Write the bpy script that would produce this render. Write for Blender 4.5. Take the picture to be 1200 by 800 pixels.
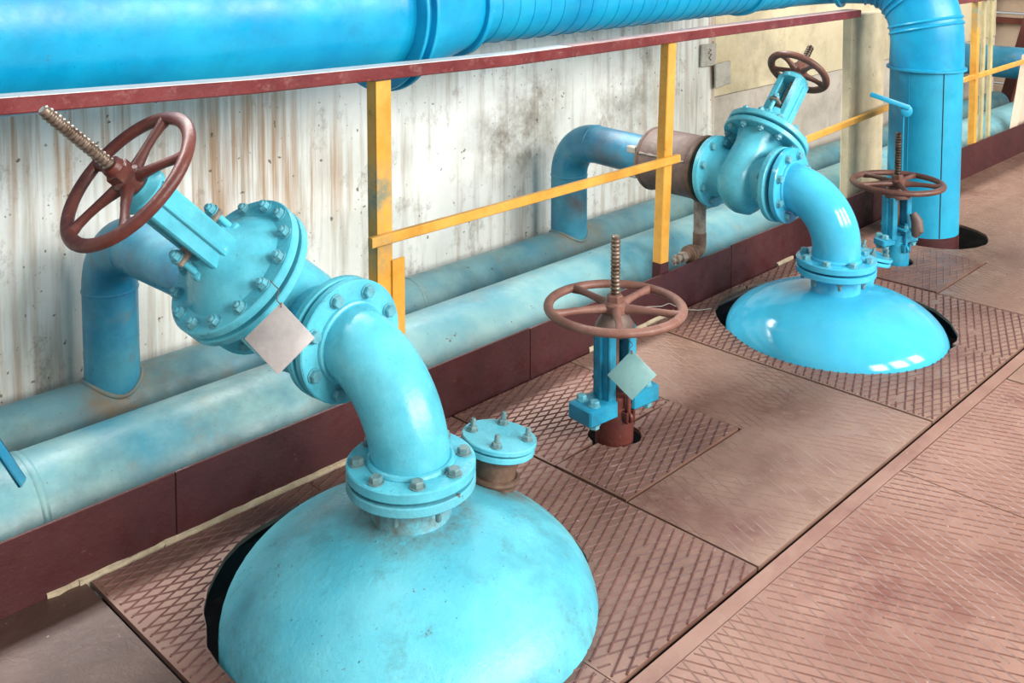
import bpy, math, random
from mathutils import Vector, Matrix, Euler
from mathutils.geometry import delaunay_2d_cdt
R = math.radians
random.seed(7)
scene = bpy.context.scene
COL = scene.collection
for o in list(bpy.data.objects):
    bpy.data.objects.remove(o)

# ------------------------------------------------------------------ camera
cd = bpy.data.cameras.new('camera')
cam = bpy.data.objects.new('camera', cd)
COL.objects.link(cam)
cd.sensor_width = 36.0
cd.lens = 1222.0 / 1200.0 * 36.0
cd.shift_y = -410.0 / 1200.0
cd.clip_start = 0.05
cam.location = (0, 0, 1.5)
cam.rotation_euler = (R(86.0), 0, R(44.4 - 90.0))
scene.camera = cam

# ------------------------------------------------------------------ world and large lights
world = bpy.data.worlds.new('world')
scene.world = world
world.use_nodes = True
bg = world.node_tree.nodes['Background']
bg.inputs['Color'].default_value = (0.97, 1.0, 1.0, 1)
bg.inputs['Strength'].default_value = 0.38

def area(name, loc, target, sx, sy, power, color):
    l = bpy.data.lights.new(name, 'AREA')
    l.shape = 'RECTANGLE'; l.size = sx; l.size_y = sy; l.energy = power; l.color = color
    o = bpy.data.objects.new(name, l); COL.objects.link(o)
    o.location = loc
    o.rotation_euler = (Vector(target) - Vector(loc)).to_track_quat('-Z', 'Y').to_euler()
    return o
WINX = [-3.0, -0.4, 2.2, 4.8, 7.4]
for wx in WINX:                                   # daylight behind the tall windows over the low wall
    area('window_daylight', (wx, 7.42, 7.6), (wx, 0, 7.6), 2.0, 3.0, 560, (1.0, 0.98, 0.95))
for wx in (1.0, 4.6, 8.2):                       # daylight of the windows across the hall
    area('hall_daylight', (wx, -6.4, 4.4), (wx, 0, 3.8), 2.4, 3.4, 430, (1.0, 0.97, 0.93))

vs = scene.view_settings
vs.view_transform = 'Standard'
vs.look = 'None'
vs.gamma = 1.0
vs.use_curve_mapping = False
vs.exposure = 0.48

# ------------------------------------------------------------------ materials
def s2l(c):
    return tuple(((v / 255) / 12.92) if v / 255 <= 0.04045 else (((v / 255) + 0.055) / 1.055) ** 2.4 for v in c) + (1.0,)

class NT:
    def __init__(s, name):
        s.m = bpy.data.materials.new(name); s.m.use_nodes = True
        s.t = s.m.node_tree; s.b = s.t.nodes['Principled BSDF']
        s.pos = s.t.nodes.new('ShaderNodeNewGeometry').outputs['Position']
    def noise(s, scale, detail=5, rough=0.6, vec=(1, 1, 1), off=(0, 0, 0), dist=0):
        mp = s.t.nodes.new('ShaderNodeMapping'); mp.inputs['Scale'].default_value = vec; mp.inputs['Location'].default_value = off
        s.t.links.new(s.pos, mp.inputs['Vector'])
        n = s.t.nodes.new('ShaderNodeTexNoise'); n.inputs['Scale'].default_value = scale
        n.inputs['Detail'].default_value = detail; n.inputs['Roughness'].default_value = rough; n.inputs['Distortion'].default_value = dist
        s.t.links.new(mp.outputs[0], n.inputs['Vector'])
        return n.outputs['Fac']
    def ramp(s, fac, a, b, lo=0.0, hi=1.0):
        r = s.t.nodes.new('ShaderNodeMapRange'); r.inputs['From Min'].default_value = a; r.inputs['From Max'].default_value = b
        r.inputs['To Min'].default_value = lo; r.inputs['To Max'].default_value = hi
        s.t.links.new(fac, r.inputs['Value']); return r.outputs['Result']
    def mul(s, a, b):
        m = s.t.nodes.new('ShaderNodeMath'); m.operation = 'MULTIPLY'
        s.t.links.new(a, m.inputs[0])
        if isinstance(b, (int, float)): m.inputs[1].default_value = b
        else: s.t.links.new(b, m.inputs[1])
        return m.outputs[0]
    def mix(s, fac, a, b):
        m = s.t.nodes.new('ShaderNodeMix'); m.data_type = 'RGBA'
        if isinstance(fac, (int, float)): m.inputs[0].default_value = fac
        else: s.t.links.new(fac, m.inputs[0])
        for k, v in ((6, a), (7, b)):
            if isinstance(v, tuple): m.inputs[k].default_value = v
            else: s.t.links.new(v, m.inputs[k])
        return m.outputs[2]
    def stain(s, col, c, r0, r1, color, amt=0.8, scale=9, stretch=(1, 1, 1)):
        v = s.t.nodes.new('ShaderNodeVectorMath'); v.operation = 'SUBTRACT'; s.t.links.new(s.pos, v.inputs[0]); v.inputs[1].default_value = c
        q = s.t.nodes.new('ShaderNodeVectorMath'); q.operation = 'MULTIPLY'; s.t.links.new(v.outputs[0], q.inputs[0]); q.inputs[1].default_value = stretch
        l = s.t.nodes.new('ShaderNodeVectorMath'); l.operation = 'LENGTH'; s.t.links.new(q.outputs[0], l.inputs[0])
        f = s.ramp(l.outputs['Value'], r1, r0)
        nz = s.ramp(s.noise(scale, 8, 0.75, off=(c[0], 1, c[2])), 0.36, 0.62)
        return s.mix(s.mul(s.mul(f, nz), amt), col, s2l(color))
    def zmask(s, z0, z1, axis=2):
        x = s.t.nodes.new('ShaderNodeSeparateXYZ'); s.t.links.new(s.pos, x.inputs[0])
        return s.ramp(x.outputs[axis], z0, z1)
    def bump(s, h, strength, dist=0.002):
        b = s.t.nodes.new('ShaderNodeBump'); b.inputs['Strength'].default_value = strength; b.inputs['Distance'].default_value = dist
        s.t.links.new(h, b.inputs['Height']); s.t.links.new(b.outputs[0], s.b.inputs['Normal'])
    def done(s, col, rough=0.5, metal=0.0, spec=0.5):
        if isinstance(col, tuple): s.b.inputs['Base Color'].default_value = col
        else: s.t.links.new(col, s.b.inputs['Base Color'])
        if isinstance(rough, (int, float)): s.b.inputs['Roughness'].default_value = rough
        else: s.t.links.new(rough, s.b.inputs['Roughness'])
        s.b.inputs['Metallic'].default_value = metal
        s.b.inputs['Specular IOR Level'].default_value = spec
        return s.m

def paint(name, c1, c2, dirt, dirt_amt=0.35, rough=0.35, scale=6, speck=0.5, bump=0.25, off=(0, 0, 0), stains=()):
    n = NT(name)
    col = n.mix(n.ramp(n.noise(scale, 5, 0.6, off=off), 0.36, 0.66), s2l(c1), s2l(c2))
    dk = n.mul(n.ramp(n.noise(scale * 0.8, 6, 0.68, off=(11 + off[0], 2, 5)), 0.48, 0.72), min(1.0, dirt_amt * 1.1))
    col = n.mix(dk, col, s2l(tuple(0.62 * v for v in c1)))
    d = n.mul(n.ramp(n.noise(scale * 2.6, 9, 0.78, off=(3.1 + off[0], 7, 1)), 0.54, 0.72), dirt_amt)
    col = n.mix(d, col, s2l(dirt))
    ch = n.mul(n.ramp(n.noise(26, 6, 0.72, off=(1, off[0], 9)), 0.665, 0.69), min(1.0, dirt_amt * 1.6))
    col = n.mix(ch, col, s2l((96, 66, 50)))
    for st in stains: col = n.stain(col, *st)
    sp = n.mul(n.ramp(n.noise(120, 4, 0.65), 0.66, 0.72), speck)
    col = n.mix(sp, col, s2l(tuple(v * 0.45 for v in dirt)))
    n.bump(n.noise(75, 5, 0.65), bump, 0.003)
    return n.done(col, n.ramp(n.noise(14, 5), 0.3, 0.75, rough * 0.75, rough * 1.5))

M = {}
M['cyan'] = paint('turquoise_paint', (84, 190, 212), (104, 204, 222), (80, 120, 118), 0.35, 0.24, 7)
M['cyan_dome'] = paint('turquoise_dome_paint', (86, 188, 210), (112, 205, 220), (84, 120, 112), 0.55, 0.30, 5, 0.8, 0.5, stains=(((1.422, 1.702, 0.22), 0.10, 0.17, (112, 92, 70), 0.9, 12), ((1.70, 1.71, 0.15), 0.06, 0.105, (104, 82, 60), 1.0, 14), ((1.30, 1.80, 0.16), 0.02, 0.2, (52, 128, 140), 0.7, 10)))  # last entry is a darker teal patch on the upper left flank
M['blue'] = paint('sky_blue_paint', (62, 184, 222), (78, 194, 228), (60, 110, 130), 0.16, 0.11, 6, 0.35, 0.05)
M['duct'] = paint('azure_duct_paint', (0, 150, 200), (16, 170, 212), (40, 110, 150), 0.3, 0.36, 5, 0.4, 0.12)
M['column'] = paint('azure_column_paint', (14, 150, 192), (34, 168, 204), (30, 110, 140), 0.3, 0.4, 4, 0.4, 0.15)
M['pipe'] = paint('faded_blue_pipe_paint', (80, 148, 166), (144, 184, 182), (142, 138, 122), 0.6, 0.36, 3.2, 0.6, 0.35)
M['wallpipe'] = paint('dusty_blue_pipe_paint', (78, 138, 156), (126, 162, 162), (132, 120, 98), 0.6, 0.42, 3.6, 0.6, 0.35, stains=(((1.39, 3.08, 0.06), 0.09, 0.19, (146, 118, 84), 0.9), ((3.55, 3.08, 0.06), 0.09, 0.2, (146, 118, 84), 0.9)))
M['riser'] = paint('blue_riser_paint', (30, 128, 168), (84, 164, 186), (130, 112, 92), 0.5, 0.34, 4.5, 0.6, 0.3, stains=(((3.51, 2.80, 0.47), 0.05, 0.14, (104, 86, 78), 1.0), ((3.53, 3.03, 0.2), 0.02, 0.1, (110, 86, 70), 0.8)))
M['bluevalve'] = paint('strong_blue_valve_paint', (22, 140, 178), (48, 164, 196), (60, 84, 80), 0.6, 0.35, 9, 0.6, 0.3)
M['maroon'] = paint('maroon_toe_board_paint', (58, 17, 19), (72, 25, 26), (72, 46, 43), 0.4, 0.55, 3.0, 0.5, 0.5)
M['rail'] = paint('red_brown_rail_paint', (106, 38, 40), (122, 52, 52), (190, 150, 140), 0.35, 0.3, 9, 0.3, 0.3)
M['railtop'] = paint('white_rail_top_highlight', (232, 230, 226), (240, 238, 236), (200, 180, 172), 0.3, 0.4, 9, 0.2, 0.1)  # bright glare on the handrail top, put into the colour
M['railtop2'] = paint('pink_rail_top_highlight', (206, 168, 160), (214, 180, 172), (150, 84, 80), 0.5, 0.4, 9, 0.2, 0.1)  # weaker pinkish glare painted for the far part of the handrail
M['wheel'] = paint('maroon_handwheel_paint', (92, 42, 36), (114, 62, 52), (150, 112, 98), 0.5, 0.38, 10, 0.6, 0.4)
M['wheelr'] = paint('rusty_handwheel_paint', (92, 56, 46), (118, 76, 62), (150, 120, 104), 0.4, 0.42, 12, 0.6, 0.4)
M['wheelc'] = paint('faded_handwheel_paint', (126, 84, 72), (146, 104, 90), (176, 140, 124), 0.4, 0.42, 10, 0.5, 0.4)
M['yellow'] = paint('yellow_post_paint', (212, 150, 52), (226, 170, 76), (150, 124, 80), 0.35, 0.38, 8, 0.4, 0.2, stains=(((1.80, 2.30, 0.72), 0.03, 0.11, (84, 128, 124), 0.9, 20), ((1.80, 2.29, 0.55), 0.03, 0.08, (96, 132, 120), 0.7, 20), ((6.235, 2.3, 0.95), 0.03, 0.12, (110, 160, 150), 0.9, 20)))
M['brownpipe'] = paint('rusty_brown_sleeve', (104, 82, 74), (132, 110, 100), (80, 58, 44), 0.6, 0.5, 6, 0.8, 0.6)
M['rust'] = paint('rust_brown', (88, 64, 50), (118, 90, 72), (70, 50, 38), 0.6, 0.6, 20, 0.6, 0.5)
M['bare'] = paint('scratched_steel', (150, 140, 128), (110, 96, 84), (70, 58, 50), 0.5, 0.4, 30, 0.6, 0.3)
M['bolt'] = paint('painted_bolt', (92, 178, 196), (110, 170, 180), (96, 100, 92), 0.6, 0.36, 30, 0.3, 0.2)
M['boltg'] = paint('worn_grey_bolt', (96, 136, 142), (120, 144, 144), (84, 80, 70), 0.6, 0.4, 40, 0.3, 0.2)
M['gasket'] = paint('dark_gasket', (26, 34, 36), (44, 40, 36), (60, 50, 42), 0.4, 0.7, 20, 0.1, 0.2)
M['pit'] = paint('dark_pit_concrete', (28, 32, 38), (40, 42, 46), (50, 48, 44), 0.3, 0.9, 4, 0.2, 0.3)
M['ledge'] = paint('pale_concrete_ledge', (196, 180, 152), (170, 150, 122), (120, 96, 76), 0.6, 0.8, 14, 0.6, 0.8)
M['tag'] = paint('bare_aluminium_tag', (176, 170, 168), (188, 182, 180), (150, 132, 124), 0.4, 0.4, 10, 0.3, 0.1)
M['tagc'] = paint('grey_green_tag', (122, 168, 168), (134, 176, 174), (100, 110, 100), 0.4, 0.4, 12, 0.5, 0.1)
M['pier'] = paint('cream_plaster', (206, 192, 158), (220, 206, 174), (160, 136, 100), 0.5, 0.8, 3, 0.3, 0.4)
M['greypanel'] = paint('grey_plaster', (186, 176, 162), (200, 190, 178), (130, 112, 92), 0.5, 0.8, 4, 0.4, 0.4)
M['steelplate'] = paint('grey_white_steel', (176, 172, 160), (190, 186, 174), (120, 100, 84), 0.5, 0.5, 12, 0.5, 0.2)
M['pink'] = paint('pinkish_far_panel', (206, 182, 160), (216, 194, 172), (170, 130, 110), 0.4, 0.7, 2, 0.2, 0.1)
M['darkred'] = paint('dark_red_steel', (92, 42, 36), (112, 56, 48), (80, 50, 44), 0.3, 0.5, 4, 0.2, 0.1)
M['strip'] = paint('pale_olive_strip', (176, 168, 122), (190, 180, 140), (140, 120, 80), 0.4, 0.6, 12, 0.3, 0.1)
M['frame'] = paint('white_window_frame', (220, 220, 216), (228, 228, 224), (180, 176, 168), 0.3, 0.5, 4, 0.1, 0.1)

def mat_thread(name, c1, c2):
    n = NT(name)
    col = n.mix(n.ramp(n.noise(40, 4), 0.4, 0.65), s2l(c1), s2l(c2))
    return n.done(col, 0.36, 0.75)
M['thread'] = mat_thread('oily_threaded_steel', (150, 134, 120), (96, 78, 64))
M['threadd'] = mat_thread('dark_threaded_steel', (100, 88, 76), (64, 52, 44))

def mat_wall():
    n = NT('streaked_concrete_wall')
    col = n.mix(n.ramp(n.noise(2.2, 6), 0.35, 0.7), s2l((242, 243, 237)), s2l((216, 217, 208)))
    st = n.noise(3.2, 7, 0.65, vec=(5.0, 5.0, 0.22), dist=0.3)
    big = n.ramp(n.noise(1.1, 2, 0.4, vec=(1, 1, 0.25), off=(2.3, 0, 0)), 0.34, 0.58)
    col = n.mix(n.mul(n.mul(n.ramp(st, 0.47, 0.62), big), 0.8), col, s2l((156, 108, 58)))
    st2 = n.noise(5.0, 6, 0.6, vec=(4.0, 4.0, 0.3), off=(9, 2, 4))
    col = n.mix(n.mul(n.ramp(st2, 0.50, 0.70), 0.6), col, s2l((156, 140, 116)))
    bl = n.noise(5.5, 9, 0.78, vec=(1, 1, 0.7), off=(1.7, 4, 8))
    col = n.mix(n.mul(n.ramp(bl, 0.55, 0.70), 0.7), col, s2l((104, 86, 62)))
    for c_, r0, r1, am, st_ in (((3.38, 3.3, 0.52), 0.05, 0.36, 0.85, (1, 1, 1.3)), ((3.55, 3.3, 0.66), 0.03, 0.28, 0.8, (1, 1, 1.4)), ((4.2, 3.3, 0.5), 0.1, 0.4, 0.5, (1, 1, 1))):
        col = n.stain(col, c_, r0, r1, (98, 80, 54), am, 7, st_)
    for c_, r1 in (((1.95, 3.3, 0.6), 0.45), ((2.25, 3.3, 0.5), 0.3), ((1.35, 3.3, 0.9), 0.5)):
        f_ = n.ramp(n.noise(9.0, 6, 0.62, vec=(4.0, 4.0, 0.10), off=(c_[0] * 3, 0, 0)), 0.49, 0.62)
        v_ = n.t.nodes.new('ShaderNodeVectorMath'); v_.operation = 'DISTANCE'; n.t.links.new(n.pos, v_.inputs[0]); v_.inputs[1].default_value = c_
        col = n.mix(n.mul(n.mul(n.ramp(v_.outputs['Value'], r1, r1 * 0.3), f_), 0.75), col, s2l((168, 124, 76)))
    col = n.mix(n.mul(n.ramp(n.noise(38, 3, 0.5), 0.69, 0.73), 0.8), col, s2l((90, 74, 60)))
    n.bump(n.noise(30, 8, 0.7), 0.5, 0.004)
    return n.done(col, 0.8)
M['wall'] = mat_wall()

def mat_plate(name, c1, c2, wear, wear_amt, dust, lo=0.30, hi=0.55, off=(0, 0, 0), stains=()):
    n = NT(name)
    col = n.mix(n.ramp(n.noise(3.0, 6, 0.62, off=off), 0.36, 0.66), s2l(c1), s2l(c2))
    col = n.mix(n.mul(n.ramp(n.noise(1.7, 7, 0.66, vec=(1, 1, 1), off=(off[0] + 5, 3, 0)), 0.55, 0.66), wear_amt), col, s2l(wear))
    col = n.mix(n.mul(n.ramp(n.noise(8, 9, 0.75, off=(2, off[0], 7)), 0.58, 0.74), 0.5), col, s2l(dust))
    for st in stains: col = n.stain(col, *st)
    col = n.mix(n.mul(n.ramp(n.noise(45, 4, 0.6), 0.70, 0.76), 0.6), col, s2l((226, 206, 190)))
    n.bump(n.noise(48, 8, 0.75), 0.6, 0.0035)
    return n.done(col, n.ramp(n.noise(5, 7, 0.7, off=(off[0], 1, 2)), 0.3, 0.7, lo, hi))
M['plate'] = mat_plate('brown_tread_plate', (106, 74, 63), (136, 104, 90), (84, 46, 40), 0.55, (144, 114, 96))
M['plate_worn'] = mat_plate('worn_brown_plate', (126, 96, 82), (144, 115, 100), (92, 52, 44), 0.7, (122, 92, 74), 0.22, 0.46, (4, 0, 0), stains=(((2.13, 1.53, 0), 0.03, 0.15, (92, 40, 34), 1.0, 26), ((2.17, 1.33, 0), 0.02, 0.12, (96, 46, 40), 0.9, 26), ((2.80, 1.57, 0), 0.03, 0.2, (88, 50, 42), 0.9, 22), ((2.74, 1.80, 0), 0.03, 0.2, (100, 64, 52), 0.8, 22), ((2.45, 1.45, 0), 0.05, 0.3, (108, 78, 62), 0.7, 14), ((2.9, 2.05, 0), 0.05, 0.3, (108, 78, 62), 0.8, 14)))
M['plate_front'] = mat_plate('front_brown_plate', (128, 93, 80), (146, 112, 98), (96, 54, 46), 0.75, (160, 130, 112), 0.34, 0.6, (8, 0, 0), stains=(((2.16, 0.98, 0), 0.05, 0.35, (102, 52, 44), 0.95, 10), ((2.42, 1.10, 0), 0.03, 0.16, (104, 58, 48), 0.8, 14), ((1.75, 0.7, 0), 0.05, 0.35, (112, 66, 56), 0.7, 10)))
M['plate_shaded'] = mat_plate('shaded_brown_plate', (72, 50, 42), (98, 74, 64), (60, 40, 34), 0.5, (110, 86, 72), 0.28, 0.5, (12, 0, 0))  # shadow over the left corner is put into this plate's darker browns
M['ridge'] = mat_plate('tread_ridge', (78, 40, 35), (108, 68, 59), (70, 33, 29), 0.9, (190, 160, 146), 0.3, 0.5, (3, 0, 0))

M['ridge_front'] = mat_plate('front_tread_ridge', (104, 68, 58), (132, 97, 84), (84, 44, 38), 0.8, (150, 120, 104), 0.3, 0.5, (5, 0, 0))
M['ridge_worn'] = mat_plate('worn_tread_ridge', (112, 80, 68), (134, 104, 90), (86, 48, 42), 0.8, (150, 120, 104), 0.25, 0.45, (6, 0, 0))

# ------------------------------------------------------------------ mesh helpers
class MB:
    def __init__(s): s.v = []; s.f = []
    def add(s, vs_, fs):
        k = len(s.v); s.v += [tuple(v) for v in vs_]; s.f += [tuple(i + k for i in f) for f in fs]; return s
    def rings(s, rings, cap0=True, cap1=True, closed=False):
        n = len(rings[0]); k = len(s.v)
        for r in rings: s.v += [tuple(p) for p in r]
        m = len(rings)
        for i in range(m if closed else m - 1):
            a = k + i * n; b = k + ((i + 1) % m) * n
            for j in range(n):
                j2 = (j + 1) % n
                s.f.append((a + j, a + j2, b + j2, b + j))
        if cap0 and not closed: s.f.append(tuple(reversed(range(k, k + n))))
        if cap1 and not closed: s.f.append(tuple(range(k + (m - 1) * n, k + m * n)))
        return s
    def lathe(s, prof, mat=Matrix(), n=32, caps=True, ex=1.0, ey=1.0):
        rs = []
        for r, z in prof:
            rs.append([mat @ Vector((r * ex * math.cos(2 * math.pi * j / n), r * ey * math.sin(2 * math.pi * j / n), z)) for j in range(n)])
        return s.rings(rs, caps, caps)
    def cyl(s, p0, p1, r0, r1=None, n=24):
        return s.lathe([(r0, 0), (r0 if r1 is None else r1, (Vector(p1) - Vector(p0)).length)], frame(p0, Vector(p1) - Vector(p0)), n)
    def tube(s, path, rad, n=24, caps=True):
        P = [Vector(p) for p in path]; rs = []
        up = None
        for i, p in enumerate(P):
            t = (P[min(i + 1, len(P) - 1)] - P[max(i - 1, 0)]).normalized()
            if up is None:
                up = Vector((0, 0, 1)) if abs(t.z) < 0.9 else Vector((1, 0, 0))
            u = (up - t * up.dot(t)).normalized(); up = u
            w = t.cross(u)
            r = rad[i] if isinstance(rad, (list, tuple)) else rad
            rs.append([p + (u * math.cos(2 * math.pi * j / n) + w * math.sin(2 * math.pi * j / n)) * r for j in range(n)])
        return s.rings(rs, caps, caps)
    def box(s, c, size, mat=Matrix(), bev=0.0):
        x, y, z = (d / 2 for d in size); c = Vector(c)
        b = min(bev, x * 0.9, y * 0.9, z * 0.9)
        if b <= 0:
            vs_ = [mat @ (c + Vector((i * x, j * y, k * z))) for k in (-1, 1) for i, j in ((-1, -1), (1, -1), (1, 1), (-1, 1))]
            return s.add(vs_, [(3, 2, 1, 0), (4, 5, 6, 7), (0, 1, 5, 4), (1, 2, 6, 5), (2, 3, 7, 6), (3, 0, 4, 7)])
        def ring(x_, y_, z_):
            q = []
            for i, j, fx in ((-1, -1, 0), (1, -1, 1), (1, 1, 0), (-1, 1, 1)):
                a = (i * x_, j * (y_ - b)); d = (i * (x_ - b), j * y_)
                q += [a, d] if fx == 0 else [d, a]
            return [mat @ (c + Vector((p[0], p[1], z_))) for p in q]
        return s.rings([ring(x - b, y - b, -z), ring(x, y, -z + b), ring(x, y, z - b), ring(x - b, y - b, z)])
    def torus(s, rad, r, mat=Matrix(), n=48, m=12, sx=1.0, sz=1.0):
        rs = []
        for i in range(n):
            a = 2 * math.pi * i / n; e = Vector((math.cos(a), math.sin(a), 0))
            rs.append([mat @ (e * (rad + r * sx * math.cos(2 * math.pi * j / m)) + Vector((0, 0, r * sz * math.sin(2 * math.pi * j / m)))) for j in range(m)])
        return s.rings(rs, closed=True)
    def mesh(s, name, mat, ang=38):
        me = bpy.data.meshes.new(name); me.from_pydata(s.v, [], s.f); me.validate()
        me.shade_smooth(); me.set_sharp_from_angle(angle=R(ang))
        me.materials.append(M[mat]); me.update()
        return me
    def build(s, name, mat, parent=None, ang=38, local=None):
        import bmesh
        o = bpy.data.objects.new(name, s.mesh(name, mat, ang)); COL.objects.link(o)
        bm = bmesh.new(); bm.from_mesh(o.data); bmesh.ops.recalc_face_normals(bm, faces=bm.faces); bm.to_mesh(o.data); bm.free()
        if parent is not None: o.parent = parent
        if local is not None: o.matrix_local = local
        return o

def frame(p, zdir, xdir=None):
    z = Vector(zdir).normalized()
    x = Vector(xdir) if xdir is not None else (Vector((1, 0, 0)) if abs(z.x) < 0.9 else Vector((0, 1, 0)))
    x = (x - z * x.dot(z)).normalized(); y = z.cross(x)
    m = Matrix((x, y, z)).transposed().to_4x4(); m.translation = Vector(p); return m

def tag(o, label=None, cat=None, group=None, kind=None):
    if label: o['label'] = label
    if cat: o['category'] = cat
    if group: o['group'] = group
    if kind: o['kind'] = kind
    return o

def thing(name, label, cat, mat=Matrix(), group=None):
    o = bpy.data.objects.new(name, None); COL.objects.link(o); o.empty_display_size = 0.05
    o.matrix_world = mat
    return tag(o, label, cat, group)

def inst(src, name, parent, local):
    o = bpy.data.objects.new(name, src); COL.objects.link(o); o.parent = parent; o.matrix_local = local
    return o

def arc(c, r, a0, a1, ax, ay, n=16):
    c = Vector(c); ax = Vector(ax); ay = Vector(ay)
    return [c + ax * r * math.cos(R(a0 + (a1 - a0) * i / n)) + ay * r * math.sin(R(a0 + (a1 - a0) * i / n)) for i in range(n + 1)]

# shared small meshes
def hexring(r, z, tw=0): return [(r * math.cos(math.pi / 3 * k + tw), r * math.sin(math.pi / 3 * k + tw), z) for k in range(6)]
def bolt_mesh(name, mat, r, h, stud=0.0):
    b = MB(); b.lathe([(r * 1.2, 0), (r * 1.2, 0.003)], n=16)
    b.rings([hexring(r, 0.003), hexring(r, h * 0.85), hexring(r * 0.86, h)])
    if stud: b.lathe([(r * 0.55, h), (r * 0.55, h + stud * 0.85), (r * 0.42, h + stud)], n=12)
    return b.mesh(name, mat, 30)
BOLT = bolt_mesh('hex_bolt', 'bolt', 0.0145, 0.016)
BOLTS = bolt_mesh('hex_bolt_stud', 'bolt', 0.0135, 0.016, 0.007)
BOLTG = bolt_mesh('hex_bolt_grey', 'boltg', 0.0145, 0.015)
BOLTSG = bolt_mesh('hex_stud_grey', 'boltg', 0.012, 0.012, 0.018)
BOLTSM = bolt_mesh('hex_bolt_small', 'bolt', 0.010, 0.012, 0.006)

def bolts(mesh, parent, mat, rad, n, phase=0.0, zoff=0.0):
    for k in range(n):
        a = 2 * math.pi * (k + phase) / n
        inst(mesh, 'bolt', parent, mat @ Matrix.Translation((rad * math.cos(a), rad * math.sin(a), zoff)) @ Matrix.Rotation(a * 1.7, 4, 'Z'))

def flange_prof(r, t, c=0.003, bore=None):
    return [(r - c, 0), (r, c), (r, t - c), (r - c, t)]

# ------------------------------------------------------------------ floor plates
def clip_inside(pt, outer, holes):
    def inside(p, poly):
        r = False; n = len(poly); j = n - 1
        for i in range(n):
            if (poly[i][1] > p[1]) != (poly[j][1] > p[1]) and p[0] < (poly[j][0] - poly[i][0]) * (p[1] - poly[i][1]) / (poly[j][1] - poly[i][1]) + poly[i][0]: r = not r
            j = i
        return r
    return inside(pt, outer) and not any(inside(pt, h) for h in holes)

def plate(outer, holes, mat, z=0.0, thick=0.012, ridge=None, parent=None, tilt=(0, 0)):
    vs_ = [Vector(p) for p in outer]; loops = [list(range(len(outer)))]
    for h in holes:
        loops.append(list(range(len(vs_), len(vs_) + len(h)))); vs_ += [Vector(p) for p in h]
    edges = [(l[i], l[(i + 1) % len(l)]) for l in loops for i in range(len(l))]
    V, E_, F, *_ = delaunay_2d_cdt(vs_, edges, [], 0, 1e-6)
    tri = []
    for f in F:
        c = sum((V[i] for i in f), Vector((0, 0))) / len(f)
        if clip_inside(c, outer, holes):
            a, b, d = (V[i] for i in f[:3])
            tri.append(tuple(f) if (b - a).cross(d - a) > 0 else tuple(reversed(f)))
    cx = sum(p[0] for p in outer) / len(outer); cy = sum(p[1] for p in outer) / len(outer)
    zz = lambda p: z + (p[0] - cx) * tilt[0] + (p[1] - cy) * tilt[1]
    n = len(V); b = MB()
    b.v = [(p.x, p.y, zz(p)) for p in V] + [(p.x, p.y, zz(p) - thick) for p in V]
    b.f = [t for t in tri] + [tuple(i + n for i in reversed(t)) for t in tri]
    cnt = {}
    for t in tri:
        for i in range(len(t)):
            e = (t[i], t[(i + 1) % len(t)]); cnt[e] = 1
    for (i, j) in cnt:
        if (j, i) not in cnt: b.f.append((j, i, i + n, j + n))
    o = b.build('floor_plate', mat, parent, 20)
    if ridge:
        ang, half, sp, w, h, rm, drop = ridge
        rdr = random.Random(int(cx * 1000) + 17)
        g = MB()
        xs = [p[0] for p in outer]; ys = [p[1] for p in outer]
        rad = math.hypot(max(xs) - min(xs), max(ys) - min(ys)) / 2 + 0.05
        mx = (max(xs) + min(xs)) / 2; my = (max(ys) + min(ys)) / 2
        for sgn in (-1, 1):
            a = R(ang + sgn * half); d = Vector((math.cos(a), math.sin(a))); nrm = Vector((-d.y, d.x))
            k = -rad
            while k < rad:
                t = -rad; start = None; seg = None; on = True
                while t < rad:
                    p = Vector((mx, my)) + nrm * k + d * t
                    sg = int((t + rad) / 0.034)
                    if sg != seg: seg = sg; on = rdr.random() >= drop
                    ins = on and clip_inside(p, outer, holes)
                    if ins and start is None: start = p.copy()
                    if start is not None and (not ins or t + 0.008 >= rad):
                        e = p - d * 0.008
                        if (e - start).length > 0.012:
                            q = start + d * 0.004
                            g.add([(*(q + nrm * w), zz(q) - 0.0002), (q.x, q.y, zz(q) + h), (*(q - nrm * w), zz(q) - 0.0002),
                                   (*(e + nrm * w), zz(e) - 0.0002), (e.x, e.y, zz(e) + h), (*(e - nrm * w), zz(e) - 0.0002)],
                                  [(0, 1, 4, 3), (1, 2, 5, 4), (0, 2, 1), (3, 4, 5), (0, 3, 5, 2)])
                        start = None
                    t += 0.008
                k += sp
        if g.v:
            r = g.build('tread_ridges', rm, o, 10); r['kind'] = 'stuff'
    return o

def ngon(c, r, n=40, jit=0.0, a0=0, a1=360, seed=1):
    rnd = random.Random(seed)
    k = n if a1 - a0 >= 360 else n + 1
    return [(c[0] + (r + rnd.uniform(-jit, jit)) * math.cos(R(a0 + (a1 - a0) * i / n)), c[1] + (r + rnd.uniform(-jit, jit)) * math.sin(R(a0 + (a1 - a0) * i / n))) for i in range(k)]

def rect(x0, x1, y0, y1): return [(x0, y0), (x1, y0), (x1, y1), (x0, y1)]

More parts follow.
